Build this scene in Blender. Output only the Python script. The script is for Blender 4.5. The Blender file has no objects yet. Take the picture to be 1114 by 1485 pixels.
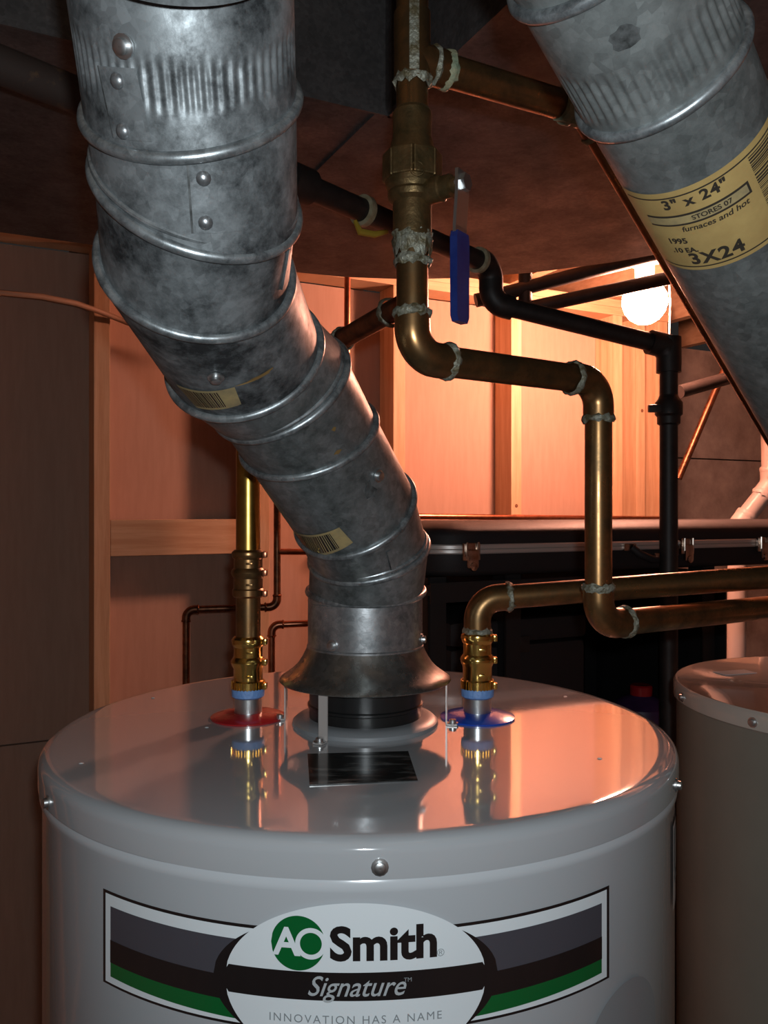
import bpy, bmesh, math, random
from mathutils import Vector as V, Matrix
random.seed(4)
S = bpy.context.scene
C = S.collection
# ------------------------------------------------------------------ camera, world, light, exposure
FPX, CX, CY, CAMZ = 1210.0, 557.0, 742.5, 1.641
cd = bpy.data.cameras.new('camera'); cam = bpy.data.objects.new('camera', cd); C.objects.link(cam)
cd.sensor_fit = 'VERTICAL'; cd.sensor_height = 24; cd.lens = 24*FPX/1485; cd.clip_start = .01
cam.location = (0, 0, CAMZ); cam.rotation_euler = (math.pi/2, 0, 0)
S.camera = cam
wd = bpy.data.worlds.new('world'); S.world = wd; wd.use_nodes = True
wd.node_tree.nodes['Background'].inputs[0].default_value = (.9, .8, .75, 1)
wd.node_tree.nodes['Background'].inputs[1].default_value = .02
fl = bpy.data.lights.new('phone_flash', 'POINT'); fl.energy = 10.0; fl.color = (.86, .95, 1.0); fl.shadow_soft_size = .006
flo = bpy.data.objects.new('phone_flash', fl); C.objects.link(flo); flo.location = (.012, -.012, CAMZ+.022)
vs = S.view_settings
vs.view_transform = 'Standard'; vs.look = 'None'; vs.exposure = 0.0; vs.gamma = 1.0; vs.use_curve_mapping = False
BULB_STRENGTH = 470.0
BULB_COLOR = (1.0, .41, .27)

# ------------------------------------------------------------------ helpers
def W(px, py, d):
    "photograph point at distance d along the view axis -> place in the room (metres)"
    return V(((px-CX)/FPX*d, d, CAMZ+(CY-py)/FPX*d))
U = V((.894, .447, 0)).normalized(); N = V((.447, -.894, 0)).normalized()   # house axes: along the stud wall, out of it
def HP(s, t, z): return V((0, 2.36, 0)) + U*s + N*t + V((0, 0, z))

def nodes(name):
    m = bpy.data.materials.new(name); m.use_nodes = True
    nt = m.node_tree; return m, nt, nt.nodes['Principled BSDF']
def mat(name, col, rough=.5, metal=0.0, noise=None, scale=20, bump=0.0, bscale=80, coat=0.0, stretch=(1,1,1), detail=6, lo=.35, hi=.65, rvar=0.0, spec=.5):
    m, nt, b = nodes(name)
    b.inputs['Base Color'].default_value = (*col, 1); b.inputs['Roughness'].default_value = rough
    b.inputs['Metallic'].default_value = metal; b.inputs['Coat Weight'].default_value = coat
    b.inputs['Coat Roughness'].default_value = .05; b.inputs['Specular IOR Level'].default_value = spec
    L = nt.links
    if noise or bump or rvar:
        tc = nt.nodes.new('ShaderNodeTexCoord'); mp = nt.nodes.new('ShaderNodeMapping'); mp.inputs['Scale'].default_value = stretch
        L.new(tc.outputs['Object'], mp.inputs['Vector'])
    if noise or rvar:
        n = nt.nodes.new('ShaderNodeTexNoise'); n.inputs['Scale'].default_value = scale; n.inputs['Detail'].default_value = detail
        n.inputs['Roughness'].default_value = .65
        L.new(mp.outputs[0], n.inputs['Vector'])
    if noise:
        r = nt.nodes.new('ShaderNodeValToRGB'); r.color_ramp.elements[0].position = lo; r.color_ramp.elements[1].position = hi
        r.color_ramp.elements[0].color = (*noise, 1); r.color_ramp.elements[1].color = (*col, 1)
        L.new(n.outputs['Fac'], r.inputs['Fac']); L.new(r.outputs[0], b.inputs['Base Color'])
    if rvar:
        mr = nt.nodes.new('ShaderNodeMapRange'); mr.inputs[1].default_value = .3; mr.inputs[2].default_value = .7
        mr.inputs[3].default_value = rough+rvar; mr.inputs[4].default_value = max(.02, rough-rvar)
        L.new(n.outputs['Fac'], mr.inputs[0]); L.new(mr.outputs[0], b.inputs['Roughness'])
    if bump:
        n2 = nt.nodes.new('ShaderNodeTexNoise'); n2.inputs['Scale'].default_value = bscale; n2.inputs['Detail'].default_value = 5
        L.new(mp.outputs[0], n2.inputs['Vector'])
        bp = nt.nodes.new('ShaderNodeBump'); bp.inputs['Strength'].default_value = bump; bp.inputs['Distance'].default_value = .004
        L.new(n2.outputs['Fac'], bp.inputs['Height']); L.new(bp.outputs[0], b.inputs['Normal'])
    return m
def galv(name, light, dark, rough=.42, metal=.75, sc=30, lo=.36, hi=.62):
    "galvanised steel: spangle cells over cloudy oxide stains"
    m, nt, b = nodes(name); L = nt.links
    tc = nt.nodes.new('ShaderNodeTexCoord')
    n = nt.nodes.new('ShaderNodeTexNoise'); n.inputs['Scale'].default_value = sc; n.inputs['Detail'].default_value = 9; n.inputs['Roughness'].default_value = .72
    L.new(tc.outputs['Object'], n.inputs['Vector'])
    r = nt.nodes.new('ShaderNodeValToRGB'); r.color_ramp.elements[0].position = lo; r.color_ramp.elements[1].position = hi
    r.color_ramp.elements[0].color = (*dark, 1); r.color_ramp.elements[1].color = (*light, 1)
    L.new(n.outputs['Fac'], r.inputs['Fac'])
    v = nt.nodes.new('ShaderNodeTexVoronoi'); v.inputs['Scale'].default_value = 210
    L.new(tc.outputs['Object'], v.inputs['Vector'])
    mx = nt.nodes.new('ShaderNodeMixRGB'); mx.blend_type = 'OVERLAY'; mx.inputs[0].default_value = .22
    bw = nt.nodes.new('ShaderNodeRGBToBW'); L.new(v.outputs['Color'], bw.inputs[0])
    L.new(r.outputs[0], mx.inputs[1]); L.new(bw.outputs[0], mx.inputs[2]); L.new(mx.outputs[0], b.inputs['Base Color'])
    b.inputs['Metallic'].default_value = metal
    mr = nt.nodes.new('ShaderNodeMapRange'); mr.inputs[1].default_value = .3; mr.inputs[2].default_value = .7
    mr.inputs[3].default_value = rough+.16; mr.inputs[4].default_value = rough-.08
    L.new(n.outputs['Fac'], mr.inputs[0]); L.new(mr.outputs[0], b.inputs['Roughness'])
    bp = nt.nodes.new('ShaderNodeBump'); bp.inputs['Strength'].default_value = .12; bp.inputs['Distance'].default_value = .002
    L.new(n.outputs['Fac'], bp.inputs['Height']); L.new(bp.outputs[0], b.inputs['Normal'])
    return m
M = dict(
 galv_old = galv('galvanised_weathered', (.225,.243,.25), (.028,.031,.033), .47, .55, 26, .38, .60),
 galv_mid = galv('galvanised_dull', (.27,.29,.295), (.085,.095,.092), .38, .7, 20),
 galv_new = galv('galvanised_bright', (.42,.43,.44), (.17,.18,.185), .30, .8, 40),
 galv_right = galv('galvanised_grey', (.23,.245,.24), (.10,.108,.105), .45, .55, 24),
 galv_bead = galv('galvanised_bead', (.40,.43,.44), (.12,.13,.135), .32, .75, 60),
 hood = galv('hood_metal', (.34,.33,.31), (.17,.16,.15), .26, .9, 10),
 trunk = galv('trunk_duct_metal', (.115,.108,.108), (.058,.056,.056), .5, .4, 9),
 tank = mat('grey_enamel', (.45,.47,.49), .16, 0, coat=.6, bump=.02, bscale=9),
 lid = mat('grey_enamel_lid', (.36,.372,.385), .07, 0, coat=1.0, bump=.035, bscale=6, spec=.8),
 cover = mat('grey_cover', (.24,.25,.26), .2, 0, coat=.5),
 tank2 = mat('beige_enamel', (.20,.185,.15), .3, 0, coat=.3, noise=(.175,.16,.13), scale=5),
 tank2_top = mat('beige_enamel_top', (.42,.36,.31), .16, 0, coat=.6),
 copper = mat('aged_copper', (.30,.155,.06), .33, .9, noise=(.12,.075,.035), scale=38, rvar=.1),
 copper_dk = mat('dark_copper', (.30,.12,.06), .38, .9, noise=(.10,.05,.03), scale=45),
 copper_red = mat('red_copper', (.62,.24,.13), .3, .95, noise=(.36,.13,.07), scale=30),
 brass_pipe = mat('yellow_brass_pipe', (.50,.31,.07), .28, 1.0, noise=(.36,.21,.045), scale=40),
 brass = mat('polished_brass', (.72,.47,.13), .18, 1.0),
 bronze = mat('bronze_valve', (.22,.13,.055), .42, .85, noise=(.10,.07,.03), scale=60, bump=.15, bscale=200),
 solder = mat('solder_flux', (.25,.25,.20), .5, .35, noise=(.10,.08,.04), scale=120, bump=.6, bscale=260, lo=.4, hi=.6),
 patina = mat('green_patina', (.16,.20,.13), .7, .2, noise=(.34,.30,.18), scale=90, bump=.5, bscale=200),
 iron = mat('black_iron', (.032,.026,.024), .5, .3, noise=(.018,.015,.014), scale=40),
 rust = mat('rusty_iron', (.05,.034,.028), .75, .2, noise=(.15,.085,.04), scale=30, lo=.28, hi=.42),
 steel = mat('bright_steel', (.62,.63,.63), .33, 1.0),
 chrome = mat('worn_nickel', (.72,.62,.55), .2, 1.0, noise=(.45,.36,.3), scale=70),
 alu = mat('aluminium_trim', (.62,.57,.54), .42, .55),
 blackpaint = mat('black_steel_paint', (.010,.010,.010), .3, 0),
 blacklabel = mat('black_glossy_sticker', (.025,.026,.025), .22, .6, noise=(.26,.26,.25), scale=60, stretch=(.5,1.6,1), coat=.5, lo=.33, hi=.50),  # pale mottling: glare painted into the colour, along with scratches
 blackvinyl = mat('black_vinyl', (.020,.017,.018), .6, 0, bump=.12, bscale=500, spec=.3),
 rack = mat('black_rack_paint', (.012,.012,.013), .5, 0),
 bluegrip = mat('blue_vinyl_grip', (.004,.012,.085), .35, 0, noise=(.012,.024,.12), scale=60),
 bluetape = mat('pale_blue_tape', (.14,.27,.56), .5, 0, bump=.3, bscale=300),
 blue = mat('blue_plastic', (.01,.06,.42), .22, 0, coat=.3),
 red = mat('red_plastic', (.33,.012,.016), .25, 0, coat=.3),
 yellow = mat('yellow_tape', (.42,.29,.03), .5),
 cream = mat('cream_plastic', (.40,.36,.24), .5, 0, noise=(.28,.23,.13), scale=90),
 pvc = mat('white_pvc', (.68,.62,.58), .35),
 cable = mat('tan_cable', (.30,.19,.12), .55),
 porcelain = mat('white_porcelain', (.8,.78,.74), .25),
 concrete = mat('poured_concrete', (.44,.39,.35), .9, 0, noise=(.26,.225,.20), scale=7, bump=.4, bscale=35),
 floor = mat('concrete_floor', (.22,.20,.19), .85, 0, noise=(.15,.135,.13), scale=4, bump=.2, bscale=20),
 panel = mat('tan_wallboard', (.46,.31,.235), .9, 0, noise=(.43,.285,.215), scale=70, stretch=(1,1,.12), detail=2, spec=.15),
 pine = mat('pine_lumber', (.62,.43,.26), .65, 0, noise=(.50,.31,.17), scale=30, stretch=(2.2,2.2,.14), bump=.1, bscale=120),
 pine_level = mat('pine_lumber_level', (.62,.43,.26), .65, 0, noise=(.50,.31,.17), scale=30, stretch=(.15,.15,2.2), bump=.1, bscale=120),
 joist = mat('joist_lumber', (.50,.33,.20), .7, 0, noise=(.38,.23,.13), scale=20, stretch=(1,1,3)),
 knot = mat('pine_knot', (.16,.07,.03), .7),
 plywood = mat('subfloor_boards', (.46,.31,.19), .8, 0, noise=(.36,.22,.13), scale=9),
 white = mat('label_white', (.66,.70,.72), .22, 0, coat=.4),
 ink = mat('label_black', (.012,.009,.009), .22, 0, coat=.4),
 slate = mat('label_slate', (.058,.056,.068), .22, 0, coat=.4),
 green = mat('label_green', (.003,.098,.022), .22, 0, coat=.4),
 silver = mat('label_silver', (.58,.62,.64), .25, .4),
 greyink = mat('label_grey_ink', (.22,.24,.25), .3),
 paper = mat('yellowed_paper', (.40,.275,.10), .55, 0, noise=(.32,.21,.075), scale=35),
 paper2 = mat('tan_sticker_paper', (.36,.27,.12), .5, 0, noise=(.20,.16,.09), scale=60),
 print = mat('brown_black_print', (.028,.022,.016), .5),
 stain = mat('black_soot', (.02,.021,.02), .6, .3, noise=(.10,.105,.105), scale=140),
 rustspot = mat('rust_stain', (.20,.12,.04), .6, .3),
 rubber = mat('grey_gasket', (.20,.21,.22), .4),
 purple = mat('purple_plastic', (.05,.02,.085), .45, 0, noise=(.03,.012,.05), scale=25),
)
def emit(name, col, st):
    m, nt, b = nodes(name)
    b.inputs['Base Color'].default_value = (1,1,1,1)
    b.inputs['Emission Color'].default_value = (*col, 1); b.inputs['Emission Strength'].default_value = st
    return m
M['bulb'] = emit('lit_bulb', BULB_COLOR, BULB_STRENGTH)

ORIG = {}
def thing(name, label, cat, loc=(0,0,0), group=None, kind=None):
    o = bpy.data.objects.new(name, None); C.objects.link(o); o.location = loc; o.empty_display_size = .05
    tag(o, label, cat, group, kind); ORIG[o.name] = V(loc); return o
def tag(o, label=None, cat=None, group=None, kind=None):
    if label: o['label'] = label
    if cat: o['category'] = cat
    if group: o['group'] = group
    if kind: o['kind'] = kind
    return o
def obj(name, vf, m, parent=None, smooth=True, angle=40, label=None):
    "one mesh object from world-space verts/faces; becomes local to its parent thing"
    vs_, fs_ = vf
    base = ORIG[parent.name] if parent else V((0,0,0))
    me = bpy.data.meshes.new(name)
    me.from_pydata([tuple(V(v)-base) for v in vs_], [], fs_)
    b = bmesh.new(); b.from_mesh(me); bmesh.ops.recalc_face_normals(b, faces=b.faces); b.to_mesh(me); b.free()
    if smooth:
        me.polygons.foreach_set('use_smooth', [True]*len(me.polygons)); me.set_sharp_from_angle(angle=math.radians(angle))
    me.materials.append(M[m] if isinstance(m, str) else m)
    o = bpy.data.objects.new(name, me); C.objects.link(o)
    if parent: o.parent = parent
    ORIG[o.name] = base
    if label: o['label'] = label
    return o
def inst(name, mesh, parent, mw):
    o = bpy.data.objects.new(name, mesh); C.objects.link(o); o.parent = parent
    o.matrix_local = Matrix.Translation(-ORIG[parent.name]) @ mw; ORIG[o.name] = ORIG[parent.name]; return o
def frame(a):
    a = V(a).normalized(); h = V((0,0,1)) if abs(a.z) < .95 else V((0,1,0))
    e1 = a.cross(h).normalized(); return a, e1, a.cross(e1).normalized()
def join(*parts):
    v, f = [], []
    for a, b in parts:
        k = len(v); v += list(a); f += [tuple(i+k for i in q) for q in b]
    return v, f
def tube(pts, r, n=20, closed=False, caps=True):
    pts = [V(p) for p in pts]; K = len(pts); vs_, fs_ = [], []
    rs = r if isinstance(r, (list, tuple)) else [r]*K
    prev = None
    for i in range(K):
        if closed: t = pts[(i+1) % K]-pts[i-1]
        else: t = pts[min(i+1, K-1)]-pts[max(i-1, 0)]
        t.normalize()
        if prev is None: _, e1, _ = frame(t)
        else: e1 = (prev-t*prev.dot(t)).normalized()
        prev = e1; e2 = t.cross(e1)
        for j in range(n):
            a = 2*math.pi*j/n; vs_.append(pts[i]+(e1*math.cos(a)+e2*math.sin(a))*rs[i])
    R = K if closed else K-1
    for i in range(R):
        for j in range(n):
            a, b = i*n, ((i+1) % K)*n; fs_.append((a+j, a+(j+1) % n, b+(j+1) % n, b+j))
    if caps and not closed: fs_ += [tuple(range(n-1, -1, -1)), tuple(range((K-1)*n, K*n))]
    return vs_, fs_
def lathe(prof, org, axis=(0,0,1), n=48, caps=True, a0=0, a1=2*math.pi):
    a, e1, e2 = frame(axis); org = V(org); vs_, fs_ = [], []
    full = abs(a1-a0-2*math.pi) < 1e-6; m = n if full else n+1
    for r, h in prof:
        for j in range(m):
            q = a0+(a1-a0)*j/n; vs_.append(org+a*h+(e1*math.cos(q)+e2*math.sin(q))*r)
    for i in range(len(prof)-1):
        for j in range(n):
            k = (j+1) % m; fs_.append((i*m+j, i*m+k, (i+1)*m+k, (i+1)*m+j))
    if caps and full: fs_ += [tuple(range(m-1, -1, -1)), tuple(range((len(prof)-1)*m, len(prof)*m))]
    return vs_, fs_
def box(c, x, y, z, dx, dy, dz, bev=0.0):
    "box at centre c with axes x,y,z and full sizes"
    c, x, y, z = V(c), V(x).normalized(), V(y).normalized(), V(z).normalized()
    b = bmesh.new(); bmesh.ops.create_cube(b, size=1)
    for v in b.verts: v.co = V((v.co.x*dx, v.co.y*dy, v.co.z*dz))
    if bev: bmesh.ops.bevel(b, geom=list(b.edges), offset=bev, segments=2, affect='EDGES', profile=.6)
    b.verts.index_update()
    vs_ = [c+x*v.co.x+y*v.co.y+z*v.co.z for v in b.verts]; fs_ = [tuple(v.index for v in f.verts) for f in b.faces]
    b.free(); return vs_, fs_
Z = V((0,0,1))
def hbox(s0, s1, t0, t1, z0, z1, bev=0.0):
    return box(HP((s0+s1)/2, (t0+t1)/2, (z0+z1)/2), U, N, Z, s1-s0, t1-t0, z1-z0, bev)
def prism(poly, z0, z1):
    n = len(poly); v = [V((p.x, p.y, z0)) for p in poly]+[V((p.x, p.y, z1)) for p in poly]
    return v, [tuple(range(n-1, -1, -1)), tuple(range(n, 2*n))]+[(i, (i+1) % n, (i+1) % n+n, i+n) for i in range(n)]
def arc3(p, d0, d1, R, k=10):
    "round corner at p from direction d0 into d1 with tangent length; returns points"
    d0, d1 = V(d0).normalized(), V(d1).normalized(); ang = d0.angle(d1); L = R*math.tan(ang/2)
    a = p-d0*L; nrm = (d1-d0*d1.dot(d0)).normalized(); c = a+nrm*R
    return L, [c-nrm*(R*math.cos(ang*i/k))+d0*(R*math.sin(ang*i/k)) for i in range(k+1)]
def rough_ring(p, d, r, w, n=28, amp=.0006):
    "uneven bead of solder around a pipe"
    a, e1, e2 = frame(d); v, f = [], []
    for i, (rr, h) in enumerate(((r*.99, -w/2), (r+.0012, -w/4), (r+.0016, w/6), (r*.99, w/2))):
        for j in range(n):
            q = 2*math.pi*j/n; jit = random.uniform(-1, 1)
            ed = jit*w*.28 if i in (0, 3) else 0
            v.append(V(p)+a*(h+ed)+(e1*math.cos(q)+e2*math.sin(q))*(rr+(jit*amp if 0 < i < 3 else 0)))
    for i in range(3):
        for j in range(n): f.append((i*n+j, i*n+(j+1) % n, (i+1)*n+(j+1) % n, (i+1)*n+j))
    return v, f
def plumb(root, pts, r, m='copper', fit=None, joint='solder', bend=.024, ring=True, k=1.13):
    "a run of pipe: straight parts, an elbow at each corner, a joint at each elbow end"
    fit = fit or m; pts = [V(p) for p in pts]; cut = [0]*len(pts)
    for i in range(1, len(pts)-1):
        d0, d1 = (pts[i]-pts[i-1]).normalized(), (pts[i+1]-pts[i]).normalized()
        L, a = arc3(pts[i], d0, d1, bend); e = r*.9
        path = [a[0]-d0*e]+a+[a[-1]+d1*e]
        el = obj('elbow', tube(path, r*k, 24), fit, root); cut[i] = L+e*.3
        if ring and joint:
            obj('solder_joint', rough_ring(path[0], d0, r*k, r*.55), joint, el)
            obj('solder_joint', rough_ring(path[-1], d1, r*k, r*.55), joint, el)
    for i in range(len(pts)-1):
        d = (pts[i+1]-pts[i]).normalized()
        obj('pipe', tube([pts[i]+d*cut[i], pts[i+1]-d*cut[i+1]], r, 24), m, root)
def ray(px, py): return (W(px, py, 1)-V((0,0,CAMZ))).normalized()
class Cyl:
    "a round body to lay stickers, seams, rivets and lettering on"
    def __init__(s, c0, c1, r, up=None):
        s.c, s.r = V(c0), r; s.a = (V(c1)-V(c0)).normalized()
        h = V(up) if up else V((0,0,1)) if abs(s.a.z) < .95 else V((0,-1,0))
        s.e1 = s.a.cross(h).normalized(); s.e2 = s.a.cross(s.e1).normalized()
    def pt(s, q, t, off=0): return s.c+s.a*t+(s.e1*math.cos(q)+s.e2*math.sin(q))*(s.r+off)
    def nrm(s, q): return s.e1*math.cos(q)+s.e2*math.sin(q)
    def hit(s, px, py):
        o = V((0,0,CAMZ))-s.c; d = ray(px, py); od = o-s.a*o.dot(s.a); dd = d-s.a*d.dot(s.a)
        A, B, Cc = dd.dot(dd), 2*od.dot(dd), od.dot(od)-s.r**2; D = B*B-4*A*Cc
        k = (-B-math.sqrt(max(D, 0)))/(2*A); p = o+d*k
        return math.atan2(p.dot(s.e2), p.dot(s.e1)), p.dot(s.a)
    def patch(s, q0, q1, lo, hi, off=.0005, n=24, rows=2):
        "strip between angles q0..q1; lo/hi heights may be functions of the angle"
        lo_ = lo if callable(lo) else (lambda q: lo); hi_ = hi if callable(hi) else (lambda q: hi)
        v, f = [], []
        for i in range(n+1):
            q = q0+(q1-q0)*i/n
            for j in range(rows): v.append(s.pt(q, lo_(q)+(hi_(q)-lo_(q))*j/(rows-1), off))
        for i in range(n):
            for j in range(rows-1): f.append((i*rows+j, (i+1)*rows+j, (i+1)*rows+j+1, i*rows+j+1))
        return v, f
    def text(s, txt, size, q, t, sq=1, st=1, off=.0009, bold=0, shear=0, sx=1.0, align='CENTER', space=1.0):
        cu = bpy.data.curves.new('lettering', 'FONT'); cu.body = txt; cu.size = size; cu.offset = bold; cu.shear = shear
        cu.align_x = align; cu.align_y = 'CENTER'; cu.space_character = space; cu.resolution_u = 4
        o = bpy.data.objects.new('lettering', cu); C.objects.link(o)
        dg = bpy.context.evaluated_depsgraph_get(); me = bpy.data.meshes.new_from_object(o.evaluated_get(dg))
        v = [s.pt(q+sq*p.co.x*sx/s.r, t+st*p.co.y, off) for p in me.vertices]; f = [tuple(p.vertices) for p in me.polygons]
        bpy.data.objects.remove(o); bpy.data.meshes.remove(me); bpy.data.curves.remove(cu); return v, f
def screw_mesh(name, r, m, hexd=True):
    prof = [(r*1.45, 0), (r*1.45, r*.25), (r, r*.3), (r*.95, r*.95), (r*.6, r*1.1), (.0001, r*1.05)] if hexd else [(r, 0), (r*.96, r*.3), (r*.7, r*.6), (r*.3, r*.75), (.0001, r*.78)]
    v, f = lathe(prof, (0,0,0), (0,0,1), 12, caps=False); me = bpy.data.meshes.new(name)
    me.from_pydata([tuple(p) for p in v], [], f); me.polygons.foreach_set('use_smooth', [True]*len(f)); me.set_sharp_from_angle(angle=.6)
    me.materials.append(M[m]); return me
def stick(p, nrm):
    a, e1, e2 = frame(nrm); m = Matrix((e1, e2, a)).transposed().to_4x4(); return Matrix.Translation(p) @ m
SCREW = screw_mesh('screw', .0035, 'steel'); RIVET = screw_mesh('rivet', .0036, 'galv_new', False); BIGSCREW = screw_mesh('lid_screw', .0036, 'steel')

# ------------------------------------------------------------------ the setting
def struct(name, vf, m, **k): return tag(obj(name, vf, m, **k), kind='structure')
struct('floor', hbox(-2.6, 2.6, -.8, 3.6, -.1, 0), 'floor', smooth=False)
struct('ceiling', hbox(-2.6, 2.6, -.8, 3.6, 2.55, 2.59), 'plywood', smooth=False)
wall = tag(thing('wall_back', None, None, HP(0, 0, 0)), kind='structure')
# wallboard sheets behind the studs, one seam at z=1.08 and upright seams on every third stud
S0 = -.763
seams = [-2.58, S0-.406*3+.019, S0+.019, S0+.406*3+.019, 1.085]
for a, b in zip(seams, seams[1:]):
    for z0, z1 in ((0, 1.078), (1.082, 2.285)):
        obj('wallboard', hbox(a+.001, b-.001, -.105, -.09, z0, z1), 'panel', wall, smooth=False)
stud = None
def studbox(s):
    global stud
    if stud is None:
        o = obj('stud', box(V((0,0,0))+ORIG[wall.name], U, N, Z, .038, .089, 2.25, .0015), 'pine', wall, smooth=False); stud = o.data
        o.location = HP(s, -.0445, 1.1625)-ORIG[wall.name]
    else:
        o = bpy.data.objects.new('stud', stud); C.objects.link(o); o.parent = wall; o.location = HP(s, -.0445, 1.1625)-ORIG[wall.name]; ORIG[o.name] = ORIG[wall.name]
for k in range(-4, 5): studbox(S0+.406*k)
studbox(1.062); studbox(.96)
obj('bottom_plate', hbox(-2.58, 1.085, -.089, 0, 0, .038), 'pine_level', wall, smooth=False)
obj('top_plate', hbox(-2.58, 1.085, -.089, 0, 2.288, 2.313), 'pine_level', wall, smooth=False)
obj('top_plate', hbox(-2.58, 1.085, -.089, 0, 2.314, 2.339), 'pine_level', wall, smooth=False)
obj('blocking', hbox(S0+.02, S0+.386, -.06, -.002, 1.533, 1.622, .0015), 'pine_level', wall, smooth=False)
for s, z in ((1.062, 1.93), (1.062, 1.80), (1.066, 1.68), (S0+.406*3, 1.66), (.966, 1.98)):
    obj('knot', lathe([(.006, 0), (.005, .0012), (.0001, .0014)], HP(s, .0002, z), N, 10, caps=False), 'knot', wall)
# concrete wall beyond the end of the stud wall, cast in two lifts
cw = tag(thing('wall_right', None, None, HP(1.8, -.5, 0)), kind='structure')
obj('concrete_lift', hbox(1.0, 3.4, -.62, -.50, 0, 1.868), 'concrete', cw, smooth=False)
obj('concrete_lift', hbox(1.0, 3.4, -.62, -.502, 1.874, 2.34), 'concrete', cw, smooth=False)
struct('wall_side', hbox(2.6, 2.7, -.5, 3.6, 0, 2.55), 'concrete', smooth=False)
struct('wall_left', hbox(-2.7, -2.6, -.1, 3.6, 0, 2.55), 'concrete', smooth=False)
struct('wall_front', hbox(-2.6, 2.6, 3.6, 3.7, 0, 2.55), 'concrete', smooth=False)
jo = tag(thing('trim_1', None, None, HP(0, 1.5, 2.34)), kind='structure')
for k in range(-7, 6):
    s = .45+.406*k; obj('joist', hbox(s-.019, s+.019, -.5, 3.6, 2.34, 2.55), 'joist', jo, smooth=False)

# ------------------------------------------------------------------ water heater
TC = V((-.0203, .756, 0)); TOP = 1.45; BR = .268
wh = thing('water_heater', 'large grey enamel water heater with green and black front label and flared draft hood', 'water heater', TC)
obj('body', lathe([(.255, .03), (BR-.003, .035), (BR, .045), (BR, 1.414), (BR+.0022, 1.419), (BR+.0022, 1.423), (BR+.0003, 1.4265)], TC, n=128, caps=True), 'tank', wh)
lid = obj('lid', lathe([(BR+.0005, 1.4255), (BR+.0032, 1.427), (BR+.0032, 1.4415), (BR+.0022, 1.4455), (BR-.0005, 1.4485), (BR-.005, 1.45), (BR-.0065, 1.4502), (BR-.012, 1.45025), (.2, 1.4503), (.0001, 1.4505)], TC, n=160, caps=False), 'lid', wh, angle=60)
for ppx in (551, 66, 985):
    cyl = Cyl(TC, TC+Z, BR+.0032); q = cyl.hit(ppx if ppx == 551 else (70 if ppx < 500 else 981), 1250 if ppx == 551 else 1140)[0]
    inst('screw', BIGSCREW, wh, stick(cyl.pt(q, 1.4345 if ppx == 551 else 1.433), cyl.nrm(q)))
for a in (-2, -1, 1, 2, 3): obj('foot', box(TC+V((math.sin(a)*.22, -math.cos(a)*.22, .016)), (1,0,0), (0,1,0), Z, .05, .05, .034, .003), 'blackpaint', wh)
body = Cyl(TC, TC+Z, BR, up=(0,-1,0))
FQ = math.atan2((V((0,-1,0))).dot(body.e2), (V((0,-1,0))).dot(body.e1))
SG = 1 if (body.pt(FQ+.1, 0)-body.pt(FQ, 0)).x > 0 else -1
def ang(s): return FQ+SG*s/BR         # arc length to the right of the tank's front -> angle
LC = .0036                            # label centre, a little right of the front line
def lab(name, s0, s1, lo, hi, m, off, parent, n=40):
    return obj(name, body.patch(ang(LC+s0), ang(LC+s1), (lambda q: lo((q-FQ)*SG*BR-LC)) if callable(lo) else lo, (lambda q: hi((q-FQ)*SG*BR-LC)) if callable(hi) else hi, off, n), m, parent)
HWL = .1775
fr = lab('front_label', -HWL, HWL, 1.336, 1.3965, 'ink', .0004, wh)
fr['label'] = 'front label with white oval, slate, black and green stripes'
lab('white_field', -HWL+.003, HWL-.003, 1.3378, 1.3947, 'white', .0007, fr)
for sg in (-1, 1):
    a, b = sorted((sg*(HWL-.0085), sg*.06))
    lab('slate_stripe', a, b, 1.362, 1.3875, 'slate', .0010, fr)
    lab('black_stripe', a, b, lambda s: 1.3515-.0015*(1-abs(s)/.17), lambda s: 1.3642+.0018*(abs(s)/.17), 'ink', .0012, fr)
    lab('green_stripe', a, b, lambda s: 1.3425-.004*(1-abs(s)/.175), lambda s: 1.3517-.0015*(1-abs(s)/.17), 'green', .0010, fr)
def ell(a, b, zc): return (lambda s: zc-b*math.sqrt(max(0, 1-(s/a)**2))), (lambda s: zc+b*math.sqrt(max(0, 1-(s/a)**2)))
lo_, hi_ = ell(.0865, .0425, 1.3640); lab('black_oval', -.0865, .0865, lo_, hi_, 'ink', .0014, fr, 96)
lo_, hi_ = ell(.0785, .0490, 1.3640); ov = lab('white_oval', -.0785, .0785, lo_, hi_, 'white', .0017, fr, 96)
l2, h2 = ell(.0790, .0495, 1.3640)
lab('black_band', -.0787, .0787, lambda s: max(1.3560, l2(s)), lambda s: min(1.3725, h2(s)), 'ink', .0019, fr, 60)
def ltext(t, size, s, z, m, **k): return obj('lettering', body.text(t, size, ang(LC+s), z, SG, 1, .0024, **k), m, fr)
gs, gz, gr = -.0335, 1.3890, .0160
lab('green_disc', gs-gr, gs+gr, lambda s: gz-math.sqrt(max(0, gr**2-(s-gs)**2)), lambda s: gz+math.sqrt(max(0, gr**2-(s-gs)**2)), 'green', .0020, fr, 40)
ltext('A', .0225, -.0402, 1.3890, 'white', bold=.0006)
def ringpatch(s0, z0, r0, r1, off, m, n=40):
    v, f = [], []
    for i in range(n):
        a = 2*math.pi*i/n
        for r in (r0, r1): v.append(body.pt(ang(LC+s0+r*math.cos(a)), z0+r*math.sin(a), off))
    for i in range(n): k = (i+1) % n; f.append((2*i, 2*k, 2*k+1, 2*i+1))
    return obj('letter_o', (v, f), m, fr)
ringpatch(-.0258, 1.3892, .0064, .0092, .0024, 'white')
ltext('Smith', .0270, .0168, 1.3885, 'ink', bold=.0009, sx=1.03)
ltext('®', .006, .0500, 1.3815, 'greyink')
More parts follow.
